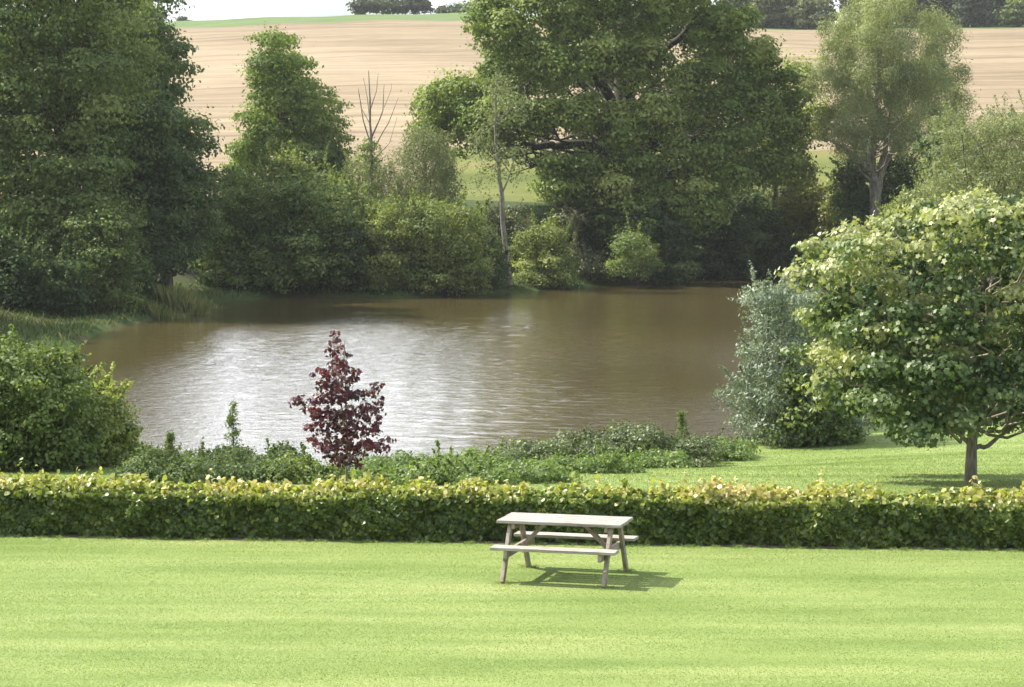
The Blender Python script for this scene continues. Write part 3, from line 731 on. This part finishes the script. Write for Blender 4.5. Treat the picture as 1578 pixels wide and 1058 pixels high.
for i, (lb, px, Y, lo, mt) in enumerate([
 ('dark leafy tangle low in front of the left thicket', 260, 40, [(215,727,42,21),(260,730,46,21),(305,730,42,21)], 'dark'),
 ('dark leafy tangle low in front of the upright sapling', 370, 39.9, [(345,730,42,21),(385,728,42,21),(420,730,36,21)], 'dark'),
 ('dark leafy tangle left of the foot of the red tree', 460, 39.8, [(445,732,36,19),(480,734,40,19),(515,737,32,16)], 'mid'),
 ('bright green nettle patch right of the foot of the red tree', 600, 39.5, [(570,740,36,16),(610,738,40,19),(650,740,36,19)], 'weed'),
 ('bright green nettle patch in the middle behind the hedge', 700, 39.5, [(680,738,38,19),(720,738,40,20),(755,740,32,17)], 'weed'),
 ('green nettle patch below the left bramble mound', 805, 40, [(780,738,40,19),(820,735,40,20),(850,737,32,17)], 'weed'),
 ('green nettle patch below the middle bramble mound', 900, 43, [(875,729,40,20),(915,724,40,20),(945,724,32,17)], 'weed'),
 ('green nettle patch below the tallest bramble mound', 990, 46, [(965,719,40,18),(1005,714,40,18),(1040,710,32,16)], 'weed')]):
    scrub(lb, px, Y, lo, mt, 4500, 150 + i)

def sapling(px, Y, py0, py1, label, seed):
    rs = np.random.RandomState(seed); b = at(px, py0, Y); b[2] = gz(b[0], Y); t = at(px, py1, Y)
    root = empty('sapling', b, label, 'sapling'); w = Wood(); H = t[2] - b[2]
    w.add([b - [0, 0, .1], (b + t) / 2 + [.02, 0, 0], t], [.02, .014, .004])
    P = []
    for i in range(60):
        f = rs.uniform(.12, .98); r = (1 - f) * .26 * (H / 1.6) + .04; a = rs.uniform(0, 6.28)
        c = b + (t - b) * f; e = c + np.array([math.cos(a) * r, math.sin(a) * r, r * .5])
        w.limb(c, e, .005, .002, rs, .1, 2, 0, 4)
        k = 22; P.append(c + (e - c) * rs.uniform(.2, 1.1, (k, 1)) + rs.normal(0, .035, (k, 3)))
    V, F = leaves(np.concatenate(P), .07, rs, 'slim', .2, .1)
    w.build('stem', M['bark'], root); mesh_np('foliage', V, F, M['mid'], root, tone=np.clip(rs.normal(.4, .2, len(F)), 0, 1))
sapling(358, 48.5, 700, 618, 'slim upright conifer sapling rising above the dark thicket in front of the bright water', 31)
sapling(262, 48.8, 700, 668, 'short upright sapling at the left end of the near shore thicket', 32)
sapling(1050, 53.5, 700, 636, 'thin pale sapling poking above the bramble bank', 33)

# ------------------------------------------------------------------ trees on the left bank
plant('ash_tree', 'very tall dark green tree filling the left edge of the picture', 'tree', 105, 117,
  [(20,-40,70,60),(110,-40,70,60),(165,0,35,40),(30,50,60,60),(100,50,60,60),(170,60,55,55),(10,150,60,60),(90,150,60,60),(165,150,50,60),
   (20,250,60,60),(100,250,60,60),(175,240,45,60),(30,350,60,60),(110,340,60,60),(180,330,40,50),(-50,100,60,90),(-60,250,60,90),(10,430,60,40),(90,420,60,40),(160,410,45,45)],
  'mid', .25, 110000, 'diamond', 1.05, .28, .2, depth=6, trunk_r=.5, lr=.3, seed=40, ctone=.2, tone=(.45, .2), gap=1.0, stem_to=.8)
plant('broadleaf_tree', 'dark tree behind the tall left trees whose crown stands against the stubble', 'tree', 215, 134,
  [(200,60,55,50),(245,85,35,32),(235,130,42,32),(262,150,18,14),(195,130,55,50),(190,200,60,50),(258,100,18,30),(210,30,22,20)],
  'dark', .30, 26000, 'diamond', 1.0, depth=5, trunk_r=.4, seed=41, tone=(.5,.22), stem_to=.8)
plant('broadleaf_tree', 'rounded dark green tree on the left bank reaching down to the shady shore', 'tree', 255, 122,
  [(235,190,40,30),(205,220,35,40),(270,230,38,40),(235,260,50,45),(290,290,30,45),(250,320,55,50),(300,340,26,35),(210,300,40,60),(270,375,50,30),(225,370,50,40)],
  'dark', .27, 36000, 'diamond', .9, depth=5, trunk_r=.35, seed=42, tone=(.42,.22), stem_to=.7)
plant('ash_tree', 'tall unseen tree added beyond the left edge to shade the grassy bank', 'tree', -330, 97,
  [(-330,120,110,90),(-400,220,90,80),(-260,230,80,80),(-330,330,110,80),(-250,380,60,50)], 'mid', .4, 16000, 'diamond', 1.3, depth=6, trunk_r=.45, lr=.3, seed=46, tone=(.4, .2), stem_to=.8)  # out-of-view tree added so that its shadow darkens the left bank
shrub('light green willow shrub at the foot of the tall left tree', 180, 110, [(165,345,35,25),(180,385,35,28),(150,370,30,30),(195,360,22,22),(175,405,36,24)], 'mid', .2, 9000, 43, clump=.6, depth=1.5, tone=(.42,.22), shoots=1, trunk_r=.12)
shrub('dark shrub at the far left under the tall tree', 35, 107, [(20,420,50,40),(60,440,45,35),(-30,400,50,50),(95,435,40,38),(120,450,30,22)], 'dark', .2, 16000, 44, clump=.7, depth=2, tone=(.3,.2), trunk_r=.12)
shrub('dark shrub on the grassy bank behind the light green willow shrub', 215, 116, [(210,410,35,30),(235,395,30,25),(180,435,30,20)], 'dark', .2, 7000, 45, clump=.7, depth=1.5, tone=(.3,.2), trunk_r=.12)

# ------------------------------------------------------------------ far shore, left of the oak
plant('alder_tree', 'cone shaped green tree standing alone against the stubble field', 'tree', 438, 158,
  [(430,75,14,22),(425,105,30,22),(455,110,22,20),(410,140,26,26),(445,145,36,26),(480,160,28,20),(405,180,26,26),(490,195,30,28),(460,190,24,22),(410,215,28,20),
   (390,235,34,16),(480,230,40,26),(505,240,20,22),(370,250,20,14),(430,225,20,14)],
  'oak', .27, 34000, 'diamond', .85, depth=4.6, trunk_r=.30, seed=50, tone=(.45,.22), stem_to=.9, limbs=[([(438,300),(437,230),(436,170),(432,80)], .3, .06)], gap=.8)
shrub('dark shrub behind the cone shaped tree', 505, 152, [(500,265,26,24),(520,275,16,20),(480,270,20,20)], 'dark', .24, 6000, 51, clump=.7, depth=1.6)
shrub('wide olive green bush at the left of the far shore', 420, 135, [(360,300,32,32),(340,350,26,45),(390,330,45,40),(440,310,50,36),(490,310,40,30),(400,390,60,40),(470,380,60,45),(530,350,35,40),(350,400,32,30),(520,400,45,32),(450,430,70,22),(380,435,50,22),(340,430,30,24),(520,435,40,20)],
  'mid', .24, 42000, 52, clump=.75, depth=4.5, tone=(.38,.26), trunk_r=.15)
shrub('bright green feathery bush rising above the wide olive bush', 438, 137, [(440,262,24,16),(425,280,30,16),(460,280,26,16),(445,295,36,12)], 'light', .22, 6500, 53, clump=.6, depth=1.8, tone=(.3,.2), yb=2.5)
shrub('yellowish green bush between the wide olive bush and the bare tree', 520, 139, [(515,300,24,20),(540,320,26,22),(505,320,20,16)], 'light', .22, 5500, 54, clump=.6, depth=1.6, tone=(.35,.2))
shrub('dark green bush at the water edge left of the light willow bushes', 540, 134, [(535,375,32,34),(560,400,30,34),(520,420,36,26),(565,435,30,16)], 'dark', .22, 10000, 55, clump=.7, depth=2, tone=(.4,.2))
shrub('grey green willow bush beside the bare tree', 560, 149, [(556,270,26,24),(545,300,26,24),(590,275,26,30),(575,310,35,22)], 'willow', .2, 9000, 56, shape='slim', clump=.65, depth=1.8, tone=(.35,.22), droop=.3)
shrub('tall grey leaved willow bush between the bare tree and the oak', 655, 147, [(655,222,30,20),(635,250,30,26),(675,250,26,26),(650,290,42,30),(620,290,26,30),(690,285,16,22),(640,320,46,22)],
  'willow', .21, 17000, 57, shape='slim', clump=.7, depth=2.4, tone=(.22,.18), droop=.35, trunk_r=.14)
shrub('broad light green willow bush overhanging the water', 655, 133.5, [(600,350,36,26),(650,340,50,28),(700,345,45,28),(620,390,55,34),(690,385,60,36),(740,375,26,34),(600,425,42,24),(660,432,60,24),(720,430,42,22),(590,435,30,18)],
  'light', .2, 34000, 58, clump=.7, depth=3.2, tone=(.33,.24), droop=.2, trunk_r=.14)
shrub('small dark bush between the light willow bush and the thin pale tree', 745, 137, [(745,385,24,30),(755,410,24,26),(740,430,30,14)], 'dark', .2, 6000, 59, clump=.6, depth=1.5, tone=(.5,.2))
plant('bare_tree', 'almost leafless thin tree with upright bare twigs against the stubble', 'tree', 571, 146,
  [(572,225,12,14),(570,260,14,16),(574,300,12,18)], 'mid', .17, 1500, 'diamond', .5, depth=.6, trunk_r=.13, seed=60, bark='bark_pale', stem_to=.9,
  limbs=[([(572,330),(572,240),(570,160),(568,108)], .14, .02), ([(572,225),(560,185),(552,135)], .06, .015), ([(571,215),(590,170),(592,130)], .06, .015),
         ([(572,235),(598,190),(614,150)], .05, .012), ([(570,170),(580,140),(583,112)], .035, .01), ([(571,200),(566,150),(560,120)], .035, .01),
         ([(573,250),(600,220),(612,180)], .03, .01), ([(570,190),(556,165),(554,145)], .025, .01), ([(592,165),(602,140),(604,128)], .02, .008)])
plant('birch_tree', 'thin pale trunked tree with sparse leaves leaning at the water edge before the oak', 'tree', 785, 138.5,
  [(765,130,26,26),(750,170,26,24),(790,165,24,24),(740,215,26,20),(765,240,22,18),(755,262,20,14),(735,275,14,12),(800,240,16,22),(790,270,10,12),(745,190,30,20)],
  'willow', .2, 2200, 'diamond', .6, droop=.4, depth=1.6, trunk_r=.001, seed=61, bark='bark_pale', tone=(.2,.2), limb_every=2,
  limbs=[([(785,445),(781,400),(775,350),(772,290),(766,230),(764,160),(765,110)], .20, .05), ([(773,300),(785,270),(795,235)], .06, .02), ([(768,250),(750,225),(738,200)], .05, .02), ([(765,190),(785,170),(795,150)], .05, .02)])

# ------------------------------------------------------------------ the oak and its undergrowth
plant('oak_tree', 'huge spreading oak with dark limbs in the middle of the far shore', 'tree', 958, 157,
  [(810,-40,70,45),(900,-70,80,50),(1000,-70,80,50),(1080,-20,60,45),(745,20,32,30),(765,60,45,36),(850,40,50,42),(930,20,50,42),(1030,30,55,42),(1110,55,50,36),(1165,95,40,22),
   (740,115,40,34),(820,120,50,34),(895,95,40,30),(990,120,50,36),(1080,130,50,34),(1150,150,40,30),(1215,125,32,16),(1250,165,24,22),(1200,160,40,24),
   (665,150,34,20),(660,185,32,22),(638,195,24,16),(690,140,30,26),(700,200,36,24,-3),(745,175,40,30,-5),(760,215,40,20,-3),(690,165,30,22,2),(1270,190,16,16,0),(1240,130,22,16,-2),(715,180,45,30),(790,195,45,24),(850,175,40,26),(720,218,32,12),
   (940,200,50,36),(1010,190,40,30),(1085,185,40,22),(1150,205,40,22),(1210,205,40,30),(1245,205,22,30),(1225,250,22,24),(1255,245,12,28),
   (880,262,50,18),(850,292,26,14),(920,290,50,30),(990,270,60,36),(1060,262,50,26),(1120,270,45,24),(1170,262,30,24),(960,330,50,36),(1040,325,60,34)],
  'oak', .30, 230000, 'diamond', .95, depth=10.5, trunk_r=.85, lr=.17, maxk=2, sepf=.64, lj=.35, squash=.9, bark='bark_oak', seed=70, tone=(.5, .22), ctone=.2, stem_to=.85, gap=.74,
  limbs=[([(955,420),(948,330),(952,240),(962,120),(968,-20)], .95, .4), ([(950,240,-1),(900,222,-2),(860,226,-3),(822,226,-4),(795,220,-4)], .42, .16),
         ([(955,255,-1),(910,248,-3),(880,262,-4),(850,280,-5)], .25, .08), ([(960,235,-1),(1030,212,-2),(1080,212,-3),(1110,218,-3),(1140,200,-3),(1180,196,-4)], .42, .14),
         ([(1000,212,-2),(1050,190,-3),(1085,170,-3)], .22, .08), ([(955,190,0),(925,120,-2),(885,95,-4),(872,50,-5),(850,10,-5)], .4, .14), ([(890,95,-4),(850,80,-5),(800,85,-6)], .2, .07),
         ([(965,150,0),(1000,90,-2),(1050,60,-4),(1080,10,-4)], .38, .14), ([(960,200,-1),(1010,150,-3),(1065,130,-4),(1110,100,-5)], .28, .1)])
und = [
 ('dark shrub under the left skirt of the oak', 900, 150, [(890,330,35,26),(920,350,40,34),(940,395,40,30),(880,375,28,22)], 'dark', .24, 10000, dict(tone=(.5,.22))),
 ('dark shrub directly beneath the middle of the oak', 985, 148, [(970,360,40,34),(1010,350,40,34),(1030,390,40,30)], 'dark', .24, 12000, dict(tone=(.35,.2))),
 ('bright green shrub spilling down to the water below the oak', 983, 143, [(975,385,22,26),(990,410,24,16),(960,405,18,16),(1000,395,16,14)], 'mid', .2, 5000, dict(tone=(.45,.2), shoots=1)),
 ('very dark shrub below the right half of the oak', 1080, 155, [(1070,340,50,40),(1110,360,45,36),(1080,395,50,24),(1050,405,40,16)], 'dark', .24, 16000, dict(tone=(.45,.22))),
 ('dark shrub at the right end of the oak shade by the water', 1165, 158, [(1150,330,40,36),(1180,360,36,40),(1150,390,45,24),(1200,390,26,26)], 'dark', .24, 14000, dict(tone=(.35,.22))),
 ('pale yellow green shrub at the water edge right of the thin pale tree', 838, 141.5, [(835,372,32,24),(815,395,26,24),(855,400,30,26),(835,425,42,18)], 'light', .2, 11000, dict(tone=(.4,.24))),
 ('brownish shrub on the bare bank under the oak', 900, 147, [(880,400,25,18),(915,412,34,16),(870,345,18,14)], 'bramble', .2, 5000, dict(tone=(.7,.25))),
 ('low russet shrub beside the trunk of the thin pale tree', 790, 147, [(780,345,22,14),(800,360,18,14),(770,365,14,12)], 'bramble', .2, 2500, dict(tone=(.75,.22))),
]
for i, (lb, px, Y, lo, mt, lf, n, kw) in enumerate(und):
    shrub(lb, px, Y, lo, mt, lf, n, 80 + i, clump=.6, depth=2.0, group='undergrowth along the far shore', trunk_r=.1, **kw)
plant('weeping_tree', 'pale weeping tree with hanging twigs between the oak and the willow', 'tree', 1194, 166,
  [(1180,240,26,16),(1205,235,26,18),(1170,265,22,20),(1200,270,26,24),(1225,265,16,18),(1185,295,24,16),(1160,240,14,12)],
  'willow', .2, 5500, 'slim', .7, droop=.7, depth=2, trunk_r=.14, seed=90, tone=(.3,.2), gap=.7, limbs=[([(1195,320),(1194,280),(1190,240),(1188,215)], .2, .08)])

# ------------------------------------------------------------------ right side
plant('willow_tree', 'tall pale green willow tree with several stems at the right of the far shore', 'tree', 1348, 150,
  [(1330,30,36,30),(1370,10,36,30),(1290,50,30,30),(1400,40,26,26),(1340,70,50,30),(1440,40,22,20),(1460,75,22,26),(1425,65,22,24),(1290,85,22,18),
   (1300,125,45,28),(1360,110,50,34),(1420,115,45,30),(1470,125,24,14),(1270,110,22,14),(1320,160,50,28),(1390,160,50,30),(1440,155,36,22),(1300,195,36,18),(1355,200,50,24),(1415,190,46,20),(1460,175,32,12),
   (1290,215,28,12),(1400,215,36,12),(1480,165,18,8)],
  'willow', .22, 85000, 'slim', .9, droop=.5, depth=5.0, trunk_r=.25, seed=91, sepf=.74, lj=.25, maxk=2, ctone=.2, tone=(.62,.22), stem_to=.75, gap=.95, lr=.12, bark='bark_pale',
  limbs=[([(1348,345),(1350,290),(1340,250),(1342,200),(1335,120)], .32, .12), ([(1352,300),(1360,250),(1368,200),(1380,120)], .24, .1), ([(1345,270),(1320,240),(1290,220),(1270,212)], .16, .05),
         ([(1362,250),(1385,225),(1410,212),(1450,195)], .16, .05), ([(1345,280),(1325,262),(1300,225)], .12, .05), ([(1352,320),(1358,270),(1375,230),(1395,200)], .16, .06)])
shrub('dark shrub against the left of the willow trunk', 1325, 152, [(1320,265,28,20),(1310,290,26,22),(1330,310,30,28),(1318,330,30,20)], 'dark', .22, 9000, 92, clump=.6, depth=1.6, tone=(.55,.22))
shrub('very dark shrub against the right of the willow trunk', 1385, 152, [(1385,265,26,20),(1380,295,34,26),(1400,300,22,26),(1385,330,34,20)], 'dark', .22, 10000, 93, clump=.6, depth=1.6, tone=(.3,.2))
shrub('yellowing shrub at the right end of the far shore', 1235, 160, [(1225,315,22,18),(1255,310,26,22),(1240,345,34,24),(1270,345,24,24),(1230,375,30,20)], 'yellow', .2, 9000, 94, clump=.55, depth=1.6, tone=(.35,.28))
shrub('yellow green shrub in front of the dark willow shrubs', 1290, 158, [(1285,310,16,24),(1300,335,18,18),(1280,350,22,22)], 'yellow', .2, 4500, 95, clump=.5, depth=1.2, tone=(.3,.15))
shrub('brown tinged shrub beside the yellowing shrub', 1215, 163, [(1220,300,16,12),(1240,295,18,10),(1205,340,18,24)], 'bramble', .2, 3500, 96, clump=.5, depth=1.2, tone=(.7,.25))
shrub('tall grey green willow bush at the right edge above the young green tree', 1520, 92, [(1550,215,40,36),(1500,230,40,36),(1590,220,50,50),(1470,270,36,30),(1530,280,60,40),(1600,300,50,50),(1450,310,40,26),(1510,330,60,36),(1580,360,60,40),(1460,205,22,18)],
  'willow', .16, 34000, 97, shape='slim', clump=.5, depth=2.6, tone=(.3,.22), trunk_r=.12, up=.3)
shrub('dark green bush left of the grey green willow bush', 1460, 125, [(1455,250,24,22),(1440,230,20,14),(1470,230,20,20),(1465,275,30,20)], 'dark', .2, 7000, 98, clump=.55, depth=1.6, tone=(.6,.22))
shrub('low light green bushes between the willow and the young green tree', 1415, 118, [(1400,325,30,20),(1440,320,30,22),(1380,345,25,16),(1420,350,50,22)], 'light', .2, 7000, 99, clump=.5, depth=1.6, tone=(.35,.2))

# ------------------------------------------------------------------ ridge trees
def ridge(label, px, Y, lobes, n, seed, mat='far', **kw):
    return plant(kw.pop('name', 'ridge_tree'), label, 'tree', px, Y, lobes, mat, kw.pop('leaf', .7), n, 'diamond', kw.pop('clump', 1.6), seed=seed, trunk_r=kw.pop('tr', .3),
                 group='trees on the skyline', tone=kw.pop('tone', (.4, .25)), twig=4, **kw)
ridge('small lone tree on the skyline just right of the tall left trees', 205, 478, [(206,22,7,7),(203,30,6,5)], 700, 100, tr=.15, clump=.9, leaf=.45)
ridge('faint round tree on the skyline, middle one of the three small ones', 248, 520, [(247,28,6,6),(250,30,5,5)], 700, 101, tr=.15, clump=.9, leaf=.45)
ridge('tiny bush shaped tree farthest right of the three small ones on the skyline', 283, 560, [(281,30,5,4),(287,32,4,3)], 500, 102, tr=.12, clump=.8, leaf=.45)
ridge('leftmost grey tree of the clump on the skyline', 560, 495, [(556,14,12,9),(566,8,12,9),(548,17,8,5)], 2200, 103)
ridge('wide round grey tree in the middle of the skyline clump', 600, 500, [(592,8,16,10),(610,10,16,10),(600,0,14,8)], 3000, 104)
ridge('right hand grey tree of the skyline clump', 640, 500, [(634,10,16,9),(650,12,14,8),(642,4,12,7)], 2600, 105)
ridge('low bushy tree between the skyline clump and the oak', 686, 495, [(678,20,9,6),(694,20,9,6)], 1400, 106)
ridge('dark blue green tree on the skyline beside the oak', 720, 490, [(716,17,12,9),(726,13,11,9)], 1800, 107, tone=(.2,.2))
ridge('pale blue green rounded tree at the top of the field right of the oak', 1180, 428, [(1175,10,22,18),(1165,28,16,12),(1195,26,18,14),(1185,-5,20,14)], 5000, 108, mat='willow', tone=(.05,.1))
ridge('light green spreading tree at the top of the field left of the willow', 1245, 426, [(1240,18,20,16),(1255,5,20,16),(1235,34,18,8),(1262,30,14,12)], 5000, 109, mat='willow', tone=(.15,.15))
ridge('dark tree at the top of the field hidden behind the oak tips', 1135, 432, [(1130,15,22,22),(1150,5,20,16)], 3500, 110, tone=(.2,.2))
ridge('dark pointed tree at the top of the field right of the willow', 1500, 430, [(1490,10,20,18),(1500,28,22,12),(1500,-14,16,16)], 4500, 111, tone=(.3,.2))
ridge('mid green rounded tree standing before the dark wood at the top right', 1566, 424, [(1562,22,16,14),(1572,10,14,14)], 3000, 112, mat='mid', tone=(.3,.2))
def woodland():
    rs = np.random.RandomState(120); P = []; w = Wood()
    for i in range(60):
        px = rs.uniform(1090, 1720); Y = rs.uniform(436, 475); c = at(px, 20, Y); z0 = gz(c[0], Y); h = rs.uniform(9, 15)
        w.add([[c[0], Y, z0 - .5], [c[0], Y, z0 + h * .8]], [.3, .1])
        for k in range(34):
            f = rs.uniform(.08, 1); q = rs.normal(size=3) * np.array([1, 1, .6]); q *= 3.4 * math.sin(math.pi * min(.95, f * .8 + .15)) / np.linalg.norm(q)
            cc = np.array([c[0], Y, z0 + h * f]) + q
            P.append(cc + rs.normal(0, .8, (34, 3)))
    P = np.concatenate(P); P = P[P[:, 2] > height(P[:, 0], P[:, 1])]
    V, F = leaves(P, .9, rs, 'diamond', .4)
    o = mesh_np('woodland', V, F, M['far'], tone=np.clip(rs.normal(.3, .25, len(F)), 0, 1)); tag(o, 'dark continuous wood behind the top of the stubble field', 'wood', kind='stuff')
woodland()

# ------------------------------------------------------------------ rough grass, reeds
def shore_grass():
    rs = np.random.RandomState(130); n = 160000
    x = rs.uniform(-34, 34, n); y = 50 + 120 * rs.uniform(0, 1, n) ** 1.0
    sd = pond_sd(x, y); px = 789 + x / y * FPX
    k = (sd > .05) & (px > -40) & (px < 1620) & (((sd < 4) & (y > 50)) | ((px < 420) & (y > 75) & (y < 125) & (sd < 16)) | ((y > 135) & (sd < 14)))
    k &= ~((y < 62) & (sd > 1.2))
    x, y = x[k], y[k]; P = np.stack([x, y, height(x, y) - .03], -1)
    o = blades('shore_grass', P, .28, .03, rs, M['rough'], tone=(.32, .28), lean=.7); tag(o, 'rough uncut grass along the pond shore', 'grass', kind='stuff')
    n = 26000; t = rs.uniform(0, 1, n); px = 560 + 600 * t
    y = rs.uniform(45.5, 53, n); x = (px - 789) / FPX * y; sd = pond_sd(x, y); k = (sd > 0) & (sd < 4.5) & (sd < .5 + 6 * (1 - (px - 560) / 640)); x, y = x[k], y[k]
    P = np.stack([x, y, height(x, y) - .02], -1)
    o = blades('near_shore_grass', P, .35, .012, rs, M['rough'], tone=(.4, .3), lean=.6); tag(o, 'tall unmown grass between the near shore brambles', 'grass', kind='stuff')
shore_grass()
def reeds(label, px, py, r, n, h, seed):
    rs = np.random.RandomState(seed); x, y = on_plane(px, py, WZ + .3); z = gz(x, y)
    root = empty('reed_clump', (x, y, z), label, 'reeds', 'reed clumps on the left bank')
    a = rs.uniform(0, 6.28, n); q = rs.uniform(0, 1, n) ** .5 * r
    P = np.stack([x + np.cos(a) * q, y + np.sin(a) * q, 0 * a], -1); P[:, 2] = height(P[:, 0], P[:, 1]) - .05
    blades('leaf', P, h, .018, rs, M['reed'], root, tone=(.45, .3), lean=.35)
reeds('tall straw coloured reed clump on the left bank by the water', 283, 474, 1.2, 1500, 1.15, 140)
reeds('low straw coloured reed clump left of the tall one', 255, 481, 1.0, 900, .7, 141)
reeds('short reed clump right of the tall one at the water edge', 318, 466, 1.2, 900, .6, 142)

# ------------------------------------------------------------------ haze
hb = bmesh.new(); bmesh.ops.create_cube(hb, size=1)
me = bpy.data.meshes.new('haze'); hb.to_mesh(me)
hm = bpy.data.materials.new('haze_air'); hm.use_nodes = True; ht = hm.node_tree; ht.nodes.remove(ht.nodes['Principled BSDF'])
pv = ht.nodes.new('ShaderNodeVolumePrincipled'); pv.inputs['Color'].default_value = (.93, .96, 1, 1); pv.inputs['Density'].default_value = .00013  # summer haze, thickened to imitate the pale veil of window glass
ht.links.new(pv.outputs[0], ht.nodes['Material Output'].inputs['Volume']); me.materials.append(hm)
ho = bpy.data.objects.new('haze', me); COL.objects.link(ho); ho.scale = (9000, 9300, 600); ho.location = (0, 4500, 230)
tag(ho, 'thin pale summer haze over the field and the far hills, also standing in for the window glass veil', 'haze', kind='stuff')
SC.cycles.volume_bounces = 0
